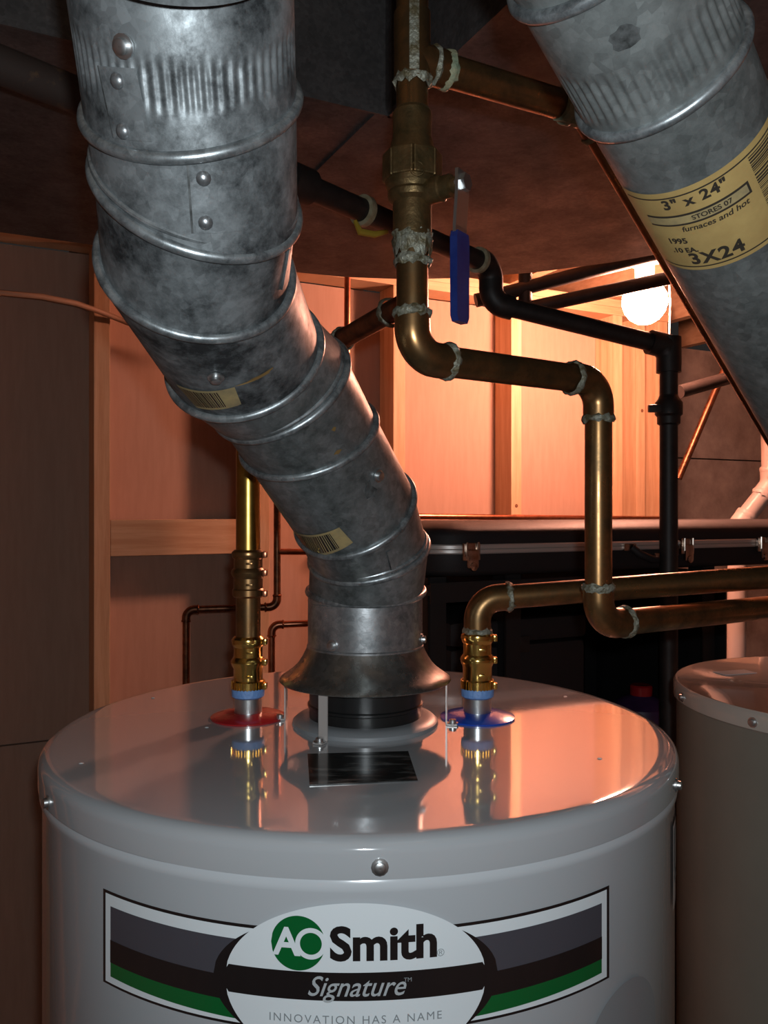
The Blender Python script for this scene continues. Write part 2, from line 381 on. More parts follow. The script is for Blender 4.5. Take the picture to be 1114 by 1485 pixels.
ltext('Signature', .0165, .0000, 1.3640, 'silver', shear=.38, bold=.0001, sx=.92)
ltext('TM', .0035, .0305, 1.3675, 'greyink')
ltext('INNOVATION HAS A NAME', .0068, 0, 1.3450, 'greyink', space=1.25)
# side sticker, round access cover
sk = obj('side_sticker', body.patch(FQ+SG*1.12, FQ+SG*1.30, 1.335, 1.400, .0005), 'white', wh, label='white printed sticker on the tank side')
obj('print_block', body.patch(FQ+SG*1.15, FQ+SG*1.27, 1.362, 1.394, .0008), 'greyink', sk)
obj('print_line', body.patch(FQ+SG*1.15, FQ+SG*1.27, 1.354, 1.358, .0008), 'greyink', sk)
ac, az, ar = .200, 1.283, .044
obj('access_cover', body.patch(ang(ac-ar), ang(ac+ar), lambda q: az-math.sqrt(max(0, ar**2-((q-FQ)*SG*BR-ac)**2)), lambda q: az+math.sqrt(max(0, ar**2-((q-FQ)*SG*BR-ac)**2)), .0012, 40), 'cover', wh)
# black sticker on the lid
def lidpt(px, py, z=TOP+.0012): d = (CAMZ-z)*FPX/(py-CY); return W(px, py, d)
q4 = [lidpt(449, 1138), lidpt(606, 1131), lidpt(592, 1089), lidpt(446, 1093)]
ctr = sum(q4, V())/4
st = obj('lid_sticker', (q4+[p-Z*.0006 for p in q4], [(0,1,2,3), (7,6,5,4), (0,4,5,1), (1,5,6,2), (2,6,7,3), (3,7,4,0)]), 'blacklabel', wh, smooth=False, label='black glossy rating sticker on the lid')
# draft hood and flue collar
HC = V((-.0170, .756, 0))
obj('flue_collar', lathe([(.0505, 1.449), (.0505, 1.466), (.0520, 1.467), (.0520, 1.469), (.0505, 1.470), (.0505, 1.492)], HC, n=64), 'blackpaint', wh)
obj('collar_gasket', lathe([(.066, 1.4495), (.0655, 1.4535), (.062, 1.4565), (.054, 1.4575), (.0506, 1.4575)], HC, n=64, caps=False), 'rubber', wh)
hp = [(.0765, 1.4895), (.0775, 1.4905), (.0765, 1.492), (.0715, 1.4955), (.0660, 1.4995), (.0610, 1.5045), (.0570, 1.5105), (.0540, 1.5165), (.0525, 1.520)]
hd = obj('draft_hood', lathe(hp+[(.0515, 1.520), (.053, 1.513), (.060, 1.503), (.070, 1.494)], HC, n=96, caps=False), 'hood', wh, label='flared dark metal draft hood skirt')
obj('hood_outlet', lathe([(.0527, 1.5185), (.0527, 1.521), (.0518, 1.522), (.0518, 1.569)], HC, n=96, caps=False), 'galv_new', hd)
hcyl = Cyl(HC, HC+Z, .0518)
for px, py in ((482, 951), (612, 937)):
    q, t = hcyl.hit(px, py); inst('screw', SCREW, hd, stick(hcyl.pt(q, 1.527), hcyl.nrm(q)))
for a, w in ((-27, .0085), (-97, .0085), (83, .0085), (153, .0085)):
    a = math.radians(a); d = V((math.sin(a), -math.cos(a), 0)); tg = V((d.y, -d.x, 0))
    lg = obj('hood_leg', join(box(HC+d*.0735+Z*1.472, d, tg, Z, .0012, w, .043), box(HC+d*.078+Z*1.4515, d, tg, Z, .010, w, .0014)), 'alu', wh, smooth=False)
    inst('screw', SCREW, wh, stick(HC+d*.079+Z*1.452, Z))
# dip-tube nipples with colour rings
HOT = V((-.1262, .775, 0)); COLD = V((.0868, .775, 0))
for P, m, lbl in ((HOT, 'red', 'red plastic ring around the hot outlet'), (COLD, 'blue', 'blue plastic ring around the cold inlet')):
    obj('colour_ring', lathe([(.0345, 1.4505), (.0345, 1.4518), (.030, 1.4535), (.016, 1.456), (.0128, 1.456)], P, n=48, caps=False), m, wh, label=lbl)
    nip = obj('nipple', lathe([(.0128, 1.45), (.0128, 1.474)], P, n=32), 'steel', wh)
    obj('thread_tape', lathe([(.0131, 1.469), (.0150, 1.4705), (.0153, 1.476), (.0140, 1.4785)], P, n=32), 'bluetape', nip)
for px, py in ((118, 1107), (222, 1012), (300, 1055), (870, 1100), (820, 1010)):
    p = lidpt(px, py, TOP+.0006)
    obj('lid_speck', lathe([(.002, 0), (.0013, .0004), (.0001, .0006)], p, Z, 8, caps=False), 'white', lid)

# ------------------------------------------------------------------ big flue pipe of the water heater
def ringn(px, py, d, q, ix, iy):
    p = W(px, py, d); v = (p-V((0,0,CAMZ))).normalized(); r = v.cross(Z).normalized(); u = r.cross(v)
    m = math.sqrt(1-q*q); L = math.hypot(ix, iy); return p, (-v*q+(r*ix+u*iy)*(m/L)).normalized()
rings = [ (HC+Z*1.560, V((0,0,1))),
  ringn(531, 856, .757, .24, 0, 1),  ringn(535, 800, .735, .46, -.2, .98), ringn(514, 740, .700, .64, -.43, .9),
  ringn(448, 631, .640, .52, -.30, .95), ringn(406, 560, .598, .55, -.52, .85), ringn(354, 516, .562, .70, -.40, .91),
  ringn(287, 384, .472, .72, .13, .99), ringn(288, 276, .437, .54, .2, .97), ringn(278, 150, .412, .40, -.2, .97),
  ringn(257, -92, .376, .30, -.05, 1) ]
top = rings[-1][0]; rings.append((V((top.x+.003, top.y-.03, 2.335)), V((0,0,1))))
VR = .0515
vent = thing('flue_pipe', 'weathered galvanised flue pipe of riveted elbow sections rising from the draft hood', 'flue pipe', HC+Z*1.56)
def gore(c0, n0, c1, n1, r, rows=10, nn=96, fn=None, a=None):
    a = (c1-c0).normalized() if a is None else a; _, e1, e2 = frame(a); v, f = [], []
    for j in range(nn):
        q = 2*math.pi*j/nn; off = (e1*math.cos(q)+e2*math.sin(q))
        t0 = -(off*r).dot(n0)/a.dot(n0); t1 = -(off*r).dot(n1)/a.dot(n1)
        A = c0+a*t0; B = c1+a*t1
        for i in range(rows+1):
            k = i/rows; rr = r+(fn(q, k) if fn else 0); v.append(A.lerp(B, k)+off*rr)
    m = rows+1
    for j in range(nn):
        for i in range(rows): k = (j+1) % nn; f.append((j*m+i, k*m+i, k*m+i+1, j*m+i+1))
    return v, f
def ringloop(c, n, a, r, k=72):
    _, e1, e2 = frame(a); out = []
    for j in range(k):
        q = 2*math.pi*j/k; off = (e1*math.cos(q)+e2*math.sin(q))*r; out.append(c+off-a*(off.dot(n)/a.dot(n)))
    return out
gmats = ['galv_mid', 'galv_mid', 'galv_mid', 'galv_mid', 'galv_mid', 'galv_mid', 'galv_old', 'galv_old', 'galv_old', 'galv_old', 'galv_old']
cyls = []; secs = []
def crimp(q, k):
    w = max(0, 1-abs(k-.42)/.17); w = min(1, w*2.5)
    return -.0010*w*(.5+.5*math.cos(q*64))
for i in range(len(rings)-1):
    (c0, n0), (c1, n1) = rings[i], rings[i+1]
    r = VR*(1+.004*(i % 2)); fn = None; rows = 10; nn = 96
    if i == 9: fn = crimp; rows = 26; nn = 384
    nm = 'pipe_section' if i in (3, 9, 10) else 'elbow_section'
    o = obj(nm, gore(c0, n0, c1, n1, r, rows, nn, fn), gmats[i], vent, angle=50)
    secs.append(o); cyls.append(Cyl(c0, c1, r))
    if i >= 1:
        a = ((c1-c0).normalized()+(c0-rings[i-1][0]).normalized()).normalized()
        big = .0031 if i < 11 else .002
        obj('bead', tube(ringloop(c0, n0, a, VR+.0006), big, 10, closed=True), 'galv_bead', o)
        if i in (2, 5, 8): obj('bead', tube(ringloop(c0+(c1-c0).normalized()*.0062, n0, a, VR+.0002), .0016, 8, closed=True), 'galv_bead', o)
def rivet(i, px, py, me=RIVET):
    q, t = cyls[i].hit(px, py); inst('rivet' if me is RIVET else 'screw', me, secs[i], stick(cyls[i].pt(q, t, .0004), cyls[i].nrm(q)))
rivet(8, 295, 258); rivet(8, 298, 322); rivet(9, 172, 117); rivet(9, 180, 190)
rivet(9, 180, 67, SCREW); rivet(6, 313, 546, SCREW); rivet(3, 548, 690, SCREW)
def seam(i, pa, pb, w=.012, m=None):
    "lapped longitudinal seam as a raised strip with its edge through two points of the sheet"
    c = cyls[i]; (qa, ta), (qb, tb) = c.hit(*pa), c.hit(*pb); s = w/c.r
    sgn = 1 if (c.pt(qa+.1, 0)-c.pt(qa, 0)).x > 0 else -1
    v = []
    for j in range(7):
        for qq, t in ((qa, ta), (qb, tb)): v.append(c.pt(qq+sgn*s*j/6, t, .0009))
    for qq, t in ((qa, ta), (qb, tb)): v.append(c.pt(qq, t, -.0002))
    f = [(2*j, 2*j+2, 2*j+3, 2*j+1) for j in range(6)]+[(0, 1, 15, 14)]
    obj('lap_seam', (v, f), m or gmats[i], secs[i])
    e = .0011/c.r*sgn; obj('seam_gap', ([c.pt(qa-e, ta, .0006), c.pt(qa, ta, .0006), c.pt(qb, tb, .0006), c.pt(qb-e, tb, .0006)], [(0, 1, 2, 3)]), 'stain', secs[i])
seam(8, (274, 238), (281, 338), .03); seam(9, (145, 95), (167, 200), .02); seam(7, (418, 360), (408, 420), .004)
seam(2, (561, 800), (571, 838), .004)
def sticker(i, quad, bars, name='barcode_sticker', paper='paper2', s0=.0, s1=1.0, dark='ink', base=.25):
    "paper barcode sticker: corners lower-left, lower-right, upper-right, upper-left"
    c = cyls[i]; h = [c.hit(*p) for p in quad]
    def P(u, w, off):
        a = [h[0][k]*(1-u)*(1-w)+h[1][k]*u*(1-w)+h[2][k]*u*w+h[3][k]*(1-u)*w for k in (0, 1)]; return c.pt(a[0], a[1], off)
    n = 16; v = [P(k/n, w, .0006) for k in range(n+1) for w in (0, 1)]
    o = obj(name, (v, [(2*k, 2*k+2, 2*k+3, 2*k+1) for k in range(n)]), paper, secs[i], label='yellowed sticker with printed barcode')
    v, f = [], []; u = s0
    while u < s1:
        w = random.choice((.014, .022, .034)); k = len(v)
        v += [P(u, base, .0009), P(u+w, base, .0009), P(u+w, .92, .0009), P(u, .92, .0009)]; f.append((k, k+1, k+2, k+3)); u += w+random.choice((.010, .014, .018))
    tag(obj('barcode', (v, f), dark, secs[i]), kind='stuff')

sticker(6, [(286, 590), (350, 585), (340, 560), (256, 556)], 24, s0=.04, s1=.72, base=.12)
sticker(3, [(445, 798), (512, 786), (492, 764), (428, 770)], 24, s0=.04, s1=.80, base=.12)
def blot(i, px, py, rq, rt, m, n=14):
    c = cyls[i]; q, t = c.hit(px, py); v = [c.pt(q, t, .0004)]
    for k in range(n):
        a = 2*math.pi*k/n; j = random.uniform(.6, 1.2); v.append(c.pt(q+rq*j*math.cos(a)/c.r, t+rt*j*math.sin(a), .0004))
    obj('stain', (v, [(0, 1+k, 1+(k+1) % n) for k in range(n)]), m, secs[i])
blot(4, 484, 622, .0022, .002, 'rustspot'); blot(4, 490, 655, .0035, .0016, 'rustspot'); blot(6, 372, 548, .012, .0022, 'rustspot'); blot(3, 536, 712, .006, .009, 'stain')

# ------------------------------------------------------------------ second flue pipe, on the right
RR = .040
A2 = W(956, 100, .40); B2 = W(1165, 540, .57); D2 = (B2-A2).normalized()
v2 = thing('flue_pipe', 'straight grey flue pipe with a yellowed paper size label and barcode', 'flue pipe', A2+D2*.55)
c2 = Cyl(A2, B2, RR)
def seg2(name, p, q, r, m, fn=None, rows=8, nn=96): return obj(name, gore(p, D2, q, D2, r, rows, nn, fn, a=D2), m, v2, angle=50)
END = A2+D2*.50
lowp = seg2('pipe_section', A2, END, RR, 'galv_right')
T2 = A2-D2*.068
def crimp2(q, k): return -.0013*min(1, 2.5*max(0, 1-abs(k-.68)/.2))*(.5+.5*math.cos(q*48))
upp = seg2('pipe_section', T2, A2+D2*.002, RR*1.012, 'galv_right', crimp2, 26, 288)
def loop2(c, r): return ringloop(c, D2, D2, r)
obj('bead', tube(loop2(A2, RR*1.02), .0030, 10, closed=True), 'galv_bead', upp)
obj('bead', tube(loop2(T2, RR*1.02), .0032, 10, closed=True), 'galv_bead', upp)
up_end = V((T2.x-.05, T2.y-.09, 2.335))
mid2 = T2-D2*.05+Z*.02
_, arc = arc3(T2-D2*.07, -D2, (up_end-(T2-D2*.07)), .07)
obj('elbow_section', tube([T2-D2*.001]+arc+[up_end], RR, 72, caps=False), 'galv_right', v2, angle=60)
TANK2C = V((.527, .905, 0)); KN = V((.527, .905, END.z-.03))
_, arc = arc3(KN, KN-END, V((0,0,-1)), .05)
obj('elbow_section', tube([END-D2*.01, END]+arc+[V((arc[-1].x, arc[-1].y, 1.455))], RR, 72, caps=False), 'galv_right', v2, angle=60)
obj('pipe_collar', lathe([(RR*1.5, 1.452), (RR*1.45, 1.456), (RR*1.05, 1.458), (RR*1.02, 1.475)], V((arc[-1].x, arc[-1].y, 0)), n=48, caps=False), 'galv_right', v2)
# paper label wrapped round the pipe
qa, ta = c2.hit(1000, 268); qb, tb = c2.hit(1050, 384); qc, _ = c2.hit(1000, 330)
sg2 = 1 if (c2.pt(qa+.1, 0)-c2.pt(qa, 0)).x > 0 else -1
t0, t1 = min(ta, tb), max(ta, tb)
st2 = 1 if ta > tb else -1          # direction along the pipe that reads as up
ql = c2.hit(945, 290)[0]
pl = obj('paper_label', c2.patch(ql-sg2*.5, ql+sg2*2.6, t0, t1, .0006, 60), 'paper', v2, label='yellowed paper size label reading 3 x 24')
H = t1-t0
def tt(f): return t0+H*(f if st2 > 0 else 1-f)     # f=0 bottom, 1 top of the label
def line2(f0, f1, a, b, m='print', off=.0009): obj('printed_rule', c2.patch(ql+sg2*a, ql+sg2*b, min(tt(f0), tt(f1)), max(tt(f0), tt(f1)), off, 40), m, pl)
line2(.93, .945, -.4, 2.5); line2(.045, .06, -.4, 2.5)
be = (c2.hit(1086, 268)[0]-ql)*sg2; bs = (c2.hit(1087, 246)[0]-ql)*sg2+.02
line2(.60, .73, -.2, be); line2(.622, .708, -.2, be-.03, 'paper2', .0010)
def txp(t, size, px, py, **k):
    q, t_ = c2.hit(px, py); obj('lettering', c2.text(t, size, q, t_, sg2, st2, .0011, align='LEFT', **k), 'print', pl)
txp('3" x 24"', .0088, 962, 297, bold=.0003, space=1.1)
txp('STORES 07', .0042, 1004, 314, bold=.0001); txp('furnaces and hot', .0050, 990, 331, shear=.2, bold=.0001)
txp('1995', .0056, 971, 347, bold=.0002); txp('.10 EA.', .0050, 978, 360, bold=.0002); txp('3X24', .0118, 1002, 374, bold=.0004, space=1.12)
v, f = [], []; y = .28
while y < .93:
    w = random.choice((.006, .011, .018)); k = len(v)
    bv, bf = c2.patch(ql+sg2*bs, ql+sg2*(bs+.55), min(tt(y), tt(y+w)), max(tt(y), tt(y+w)), .0012, 8)
    v += bv; f += [tuple(i+k for i in q) for q in bf]; y += w+random.choice((.007, .011, .016))
tag(obj('barcode', (v, f), 'print', pl), kind='stuff')
qs, ts = c2.hit(907, 52); v = [c2.pt(qs, ts, .0012)]
for k in range(16):
    a = 2*math.pi*k/16; j = random.uniform(.8, 1.15); v.append(c2.pt(qs+.0062*j*math.cos(a)/RR, ts+.0055*j*math.sin(a), .0012))
obj('soot_mark', (v, [(0, 1+k, 1+(k+1) % 16) for k in range(16)]), 'stain', upp)

# ------------------------------------------------------------------ second tank
t2 = thing('storage_tank', 'plain beige tank with a low lid rim beside the big water heater', 'tank', TANK2C)
TR = .2
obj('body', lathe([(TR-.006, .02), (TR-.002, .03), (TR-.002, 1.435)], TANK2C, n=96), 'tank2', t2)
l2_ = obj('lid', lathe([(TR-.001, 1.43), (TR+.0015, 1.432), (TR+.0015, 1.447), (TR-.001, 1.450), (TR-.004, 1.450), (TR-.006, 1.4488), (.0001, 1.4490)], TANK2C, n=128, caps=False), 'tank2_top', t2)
tk2 = Cyl(TANK2C, TANK2C+Z, TR+.0015)
for px, py in ((990, 1003), (1092, 1048)):
    q, t = tk2.hit(px, py); inst('screw', SCREW, t2, stick(tk2.pt(q, 1.439), tk2.nrm(q)))
pp = lidpt(1066, 975, 1.4496)
obj('lid_sticker', box(pp, (.95,.3,0), (-.3,.95,0), Z, .045, .022, .0005), 'white', t2, smooth=False)

# ------------------------------------------------------------------ hot water riser
PR = .0112
hw = thing('hot_water_pipe', 'shiny yellow brass riser with press couplings on the red-ringed outlet', 'pipe', HOT+Z*1.474)
def fitting(root, P, z0, z1, m, name='press_adapter', knurl=False):
    h = z1-z0; r = PR
    prof = [(r*1.16, 0), (r*1.30, .04), (r*1.30, .16), (r*1.2, .19), (r*1.2, .40), (r*1.36, .47), (r*1.42, .52), (r*1.36, .57), (r*1.18, .62), (r*1.18, .80), (r*1.33, .85), (r*1.37, .90), (r*1.33, .95), (r*1.12, 1.0)]
    o = obj(name, lathe([(a, z0+b*h) for a, b in prof], P, n=40), m, root, angle=30)
    if knurl:
        v, f = [], []
        for k in range(30):
            a = 2*math.pi*k/30; d = V((math.cos(a), math.sin(a), 0)); tg = V((-d.y, d.x, 0))
            bv, bf = box(P+d*r*1.33+Z*(z0+.10*h), d, tg, Z, .0014, .0016, .14*h); b0 = len(v); v += bv; f += [tuple(i+b0 for i in q) for q in bf]
        tag(obj('knurl', (v, f), m, o, smooth=False), kind='stuff')
    a = math.radians(-60)
    for zz in (.08, .52, .9): obj('press_lug', box(P+V((r*1.42, -r*.2, z0+zz*h)), (1,0,0), (0,1,0), Z, .004, .009, .006, .0012), 'copper_red' if m != 'brass' else 'brass', o)
    for zz in (.28, .72): obj('arrow_mark', box(P+V((.003, -r*1.21, z0+zz*h)), (1,0,0), (0,1,0), Z, .006, .0012, .0022, .0005), m, o)
    return o
def zz(py, d=.775): return CAMZ+(CY-py)*d/FPX
fitting(hw, HOT, zz(1000), zz(922), 'brass', knurl=True)
obj('pipe', tube([HOT+Z*zz(924), HOT+Z*zz(858)], PR*1.02, 28), 'copper', hw)
fitting(hw, HOT, zz(866), zz(797), 'copper', 'press_coupling')
obj('pipe', tube([HOT+Z*zz(800), HOT+Z*2.40], PR, 28), 'brass_pipe', hw)

# ------------------------------------------------------------------ cold water line with ball valve
cold = thing('cold_water_pipe', 'aged copper water line with blue-handled ball valve and soldered elbows', 'pipe', COLD+Z*1.474)
ca = fitting(cold, COLD, zz(1000), zz(916), 'brass', knurl=True)
PE = COLD+Z*zz(869); far = W(1114, 837, .80); far = PE+(far-PE)*1.13
plumb(cold, [COLD+Z*zz(918), PE, far, V((.68, 1.36, far.z))], PR, 'copper', bend=.021)
dm = .586
M0 = W(598, -260, dm); M1 = W(598, 518, dm); E1 = W(868, 553, .695); E2 = W(866, 906, .695); F2 = W(1114, 881, .815)
M0 = V((M1.x, M1.y, 2.40)); E2 = V((E1.x, E1.y, E2.z)); F2 = E2+(F2-E2)*1.13
plumb(cold, [M0, M1, E1, E2, F2, V((.66, 1.38, F2.z))], PR, 'copper', bend=.021)
MX = V((M1.x, M1.y, 0))
def mz(py): return CAMZ+(CY-py)*dm/FPX
for py, w in ((355, .016), (380, .006), (118, .008), (340, .006)):
    obj('solder_joint', rough_ring(MX+Z*mz(py), Z, PR*1.08, w, amp=.0014), 'solder', cold)
# tee and its branch running to the right
tz = mz(88)
tee = obj('tee', join(tube([MX+Z*mz(120), MX+Z*mz(20)], PR*1.15, 28)), 'copper', cold)
TE = W(826, 153, .652); bd = (TE-(MX+Z*tz)).normalized()
obj('tee_outlet', tube([MX+Z*tz, MX+Z*tz+bd*.028], [PR*1.15, PR*1.15], 28), 'copper', tee)
obj('solder_joint', rough_ring(MX+Z*tz+bd*.028, bd, PR*1.12, .007), 'patina', tee)
obj('solder_joint', rough_ring(MX+Z*tz+bd*.016, bd, PR*1.18, .004), 'solder', tee)
obj('flux_streak', box(MX+V((.001, -PR*1.13, mz(60))), (1,0,0), (0,1,0), Z, .007, .0016, .052, .0006), 'solder', tee)
BEND = W(850, 162, .665); BR2 = W(1114, 612, .80); BR2 = BEND+(BR2-BEND)*1.25
plumb(cold, [MX+Z*tz+bd*.026, BEND, BR2], PR, 'copper', joint='patina', bend=.02)
obj('union_nut', tube([TE-bd*.008, TE+bd*.008], PR*1.2, 8), 'patina', cold, smooth=False)
obj('solder_joint', rough_ring(TE+bd*.010, bd, PR*1.12, .005), 'cream', cold)
# ball valve
vb = obj('valve_body', lathe([(PR*1.12, mz(345)), (PR*1.22, mz(342)), (PR*1.22, mz(296)), (PR*1.5, mz(291)), (PR*1.56, mz(283)), (PR*1.5, mz(279)), (PR*1.66, mz(273)), (PR*1.7, mz(262)), (PR*1.7, mz(232)), (PR*1.62, mz(226)), (PR*1.45, mz(220)), (PR*1.3, mz(206)), (PR*1.22, mz(200)), (PR*1.22, mz(165)), (PR*1.1, mz(160))], MX, n=40), 'bronze', cold, angle=25, label='bronze ball valve body')
for k in range(8):
    a = 2*math.pi*(k+.5)/8; d = V((math.cos(a), math.sin(a), 0)); obj('wrench_flat', box(MX+d*PR*1.62+Z*mz(245), d, V((-d.y, d.x, 0)), Z, .0036, PR*1.36, .019, .0012), 'bronze', vb, smooth=False)
a = math.radians(8); dsv = V((math.sin(a), -math.cos(a), 0)); _, fe1, fe2 = frame(dsv)
obj('maker_mark', tube([MX+dsv*(PR*1.79)+(fe1*math.cos(2*math.pi*k/18)+fe2*math.sin(2*math.pi*k/18))*.0048+Z*mz(261) for k in range(18)], .0006, 6, closed=True), 'bronze', vb)
obj('maker_mark', box(MX+dsv*(PR*1.79)+Z*mz(261), fe1, dsv, Z, .004, .0008, .003, .0003), 'bronze', vb)
sd = V((.82, -.57, 0)).normalized(); SZ = mz(284)
obj('stem', lathe([(.009, 0), (.009, .018), (.0078, .019), (.0078, .026), (.0055, .027), (.0055, .035)], MX+sd*.006+Z*SZ, sd, 24), 'bronze', vb)
nutp = MX+sd*.041+Z*SZ
obj('handle_nut', tube([nutp-sd*.004, nutp+sd*.0035], .0062, 6), 'steel', vb, smooth=False)
side = V((-sd.y, sd.x, 0))
lv0 = nutp-sd*.001; gp0 = W(667, 338, .566); pts = [lv0+Z*.008, lv0-Z*.006, gp0+Z*.004, gp0-Z*.012]
def strap(pts, wd, th, nrm, sidev, ws=None):
    v, f = [], []
    for i, p in enumerate(pts):
        w = ws[i] if ws else wd
        for a_, b_ in ((-1, -1), (1, -1), (1, 1), (-1, 1)): v.append(p+sidev*w/2*a_+nrm*th/2*b_)
    for i in range(len(pts)-1):
        for k in range(4): f.append((4*i+k, 4*i+(k+1) % 4, 4*i+4+(k+1) % 4, 4*i+4+k))
    f += [(3,2,1,0), tuple(4*(len(pts)-1)+k for k in range(4))]; return v, f
lev = obj('lever', strap(pts, .015, .0024, sd, side), 'steel', vb, smooth=False, label='steel lever arm of the valve')
gl = (468-338)/FPX*.566
obj('lever_grip', strap([gp0, gp0-Z*.004, gp0-Z*(gl-.004), gp0-Z*gl], .017, .0055, sd, side, [.0145, .017, .0165, .012]), 'bluegrip', vb, smooth=False, label='blue vinyl lever grip')

# ------------------------------------------------------------------ branch pipe behind the flue, gas line
b1 = thing('branch_pipe', 'short dark copper branch pipe angled behind the flue pipe', 'pipe', W(560, 455, .78))
plumb(b1, [W(597, 436, .76), W(482, 500, .92), W(482, 640, .92)], .0105, 'copper_dk', bend=.02)
obj('solder_joint', rough_ring(W(566, 453, .80), W(482, 500, .92)-W(597, 436, .76), .0125, .008), 'solder', b1)
th = thing('copper_tube', 'thin upright copper tube in the bay behind the flue pipe', 'pipe', W(504, 560, 2.1))
plumb(th, [W(504, 400, 2.1), W(502, 820, 2.1)], .0080, 'copper_red', ring=False)
gz = 2.078
G = [V((-.72, .43, gz)), V((-.114, 1.108, gz)), V((.19, 1.48, gz)), V((.19, 1.48, 2.012)), V((.529, 1.55, 1.948)), V((.529, 1.55, .012))]
gas = thing('gas_pipe', 'black iron gas pipe crossing under the duct and dropping beside the stud wall', 'pipe', G[-1])
plumb(gas, [G[0], G[1]], .0185, 'rust', ring=False)
plumb(gas, [G[1], G[2], G[3], G[4], G[5]], .0165, 'iron', joint=None, bend=.03, k=1.3)
gd = (G[2]-G[1]).normalized()
obj('coupling', tube([G[1]-gd*.02, G[1]+gd*.02], .024, 20), 'iron', gas)
def gp(px):   # point of the gas line seen at image column px
    k = (px-CX)/FPX; t = (k*G[1].y-G[1].x)/(gd.x-k*gd.y); return G[1]+gd*t
obj('clamp_ring', lathe([(.0168, -.006), (.0225, -.005), (.0225, .005), (.0168, .006)], gp(527), gd, 28, caps=False), 'cream', gas)
pr = gp(536)
obj('warning_tape', tube([W(515, 320, pr.y-.03), W(522, 336, pr.y-.03), W(543, 340, pr.y-.02), W(562, 336, pr.y-.01)], [.003, .0055, .005, .003], 8), 'yellow', gas)
obj('clamp_ring', lathe([(.0168, -.005), (.0225, -.004), (.0225, .004), (.0168, .005)], gp(694), gd, 28, caps=False), 'cream', gas)
gx = V((.529, 1.55, 0)); gh = (G[4]-G[3]).normalized()
obj('tee', join(tube([gx+Z*1.965, gx+Z*1.90], .0225, 20), tube([G[4]-gh*.04, G[4]], .0225, 20)), 'iron', gas)
gv = obj('gas_cock', lathe([(.0165, 1.802), (.021, 1.805), (.021, 1.818), (.025, 1.822), (.025, 1.844), (.020, 1.85), (.0165, 1.858)], gx, n=24), 'iron', gas)
obj('gas_cock_key', box(gx+V((-.026, -.010, 1.832)), (1,0,0), (0,1,0), Z, .03, .012, .014, .002), 'iron', gv)
# two more black pipes under the joists and one short run to the right
ra = W(762, 456, 2.0)
gr_ = thing('iron_riser', 'black iron riser with two slanting branches under the joists near the bulb', 'pipe', ra)
plumb(gr_, [ra, V((ra.x, ra.y, 2.33))], .0165, 'iron', ring=False)
for p, q in ((W(690, 436, 1.99), W(1080, 336, 2.03)), (W(752, 450, 2.0), W(1060, 384, 2.0))):
    obj('branch', tube([p, q], .0165, 20), 'iron', gr_)
hb = thing('iron_cross_pipe', 'black iron pipe running level in front of the concrete wall', 'pipe', W(985, 566, 2.3))
plumb(hb, [W(986, 568, 2.28), W(1300, 480, 2.6)], .018, 'iron', ring=False)
dc = thing('copper_diagonal', 'reddish copper pipe slanting down in front of the concrete wall', 'pipe', W(985, 692, 2.7))
plumb(dc, [W(1052, 533, 2.72), W(984, 694, 2.72)], .0115, 'copper_dk', ring=False)

# ------------------------------------------------------------------ small copper lines on the wall
sl = thing('copper_line', 'thin dark copper line with two bends in the bay left of the brass riser', 'pipe', W(270, 992, 1.95))
plumb(sl, [W(270, 1400, 1.95), W(270, 884, 1.95), W(402, 880, 1.98), W(402, 560, 1.98)], .0082, 'copper_dk', joint='copper_dk', bend=.02, k=1.2)
sl2 = thing('copper_line', 'thin copper line bent level just behind the draft hood', 'pipe', W(394, 992, 2.02))
plumb(sl2, [W(394, 1400, 2.02), W(394, 906, 2.02), W(560, 900, 2.06)], .0082, 'copper_red', joint='copper_red', bend=.02, k=1.2)
sl3 = thing('copper_stub', 'short copper stub pointing right behind the flue pipe', 'pipe', W(410, 800, 2.0))
plumb(sl3, [W(404, 800, 1.98), W(520, 801, 2.05)], .0075, 'copper_red', ring=False)
ll = thing('copper_line', 'long level copper line running along the studs above the instrument case', 'pipe', HP(-.1, .02, 1.63))
plumb(ll, [HP(-.06, .02, 1.630), HP(1.04, .02, 1.618)], .0085, 'copper_red', ring=False)
for s in (S0+.406*3, S0+.406*2, S0+.406*4): obj('pipe_strap', hbox(s-.006, s+.006, .001, .030, 1.600, 1.612, .001), 'iron', ll)
cb = [HP(-1.7, .010, 2.02), HP(-1.2, .010, 1.975), W(0, 424, 1.82), W(60, 430, 1.88), W(110, 440, 1.93), W(145, 452, 1.985), W(185, 468, 2.04), W(240, 486, 2.08), W(300, 495, 2.12), W(420, 500, 2.15)]
tag(obj('electrical_cable', tube(cb, .0068, 12), 'cable'), 'tan electrical cable sagging across the left stud', 'cable')
pv = thing('pvc_pipe', 'white plastic drain pipe with an angled coupling beside the concrete wall', 'pipe', W(1060, 770, 2.45))
pq = W(1070, 764, 2.45)
plumb(pv, [W(1117, 560, 2.45), W(1119, 702, 2.45), pq, V((pq.x-.01, pq.y+.01, .02))], .027, 'pvc', joint='pvc', bend=.05, k=1.14)

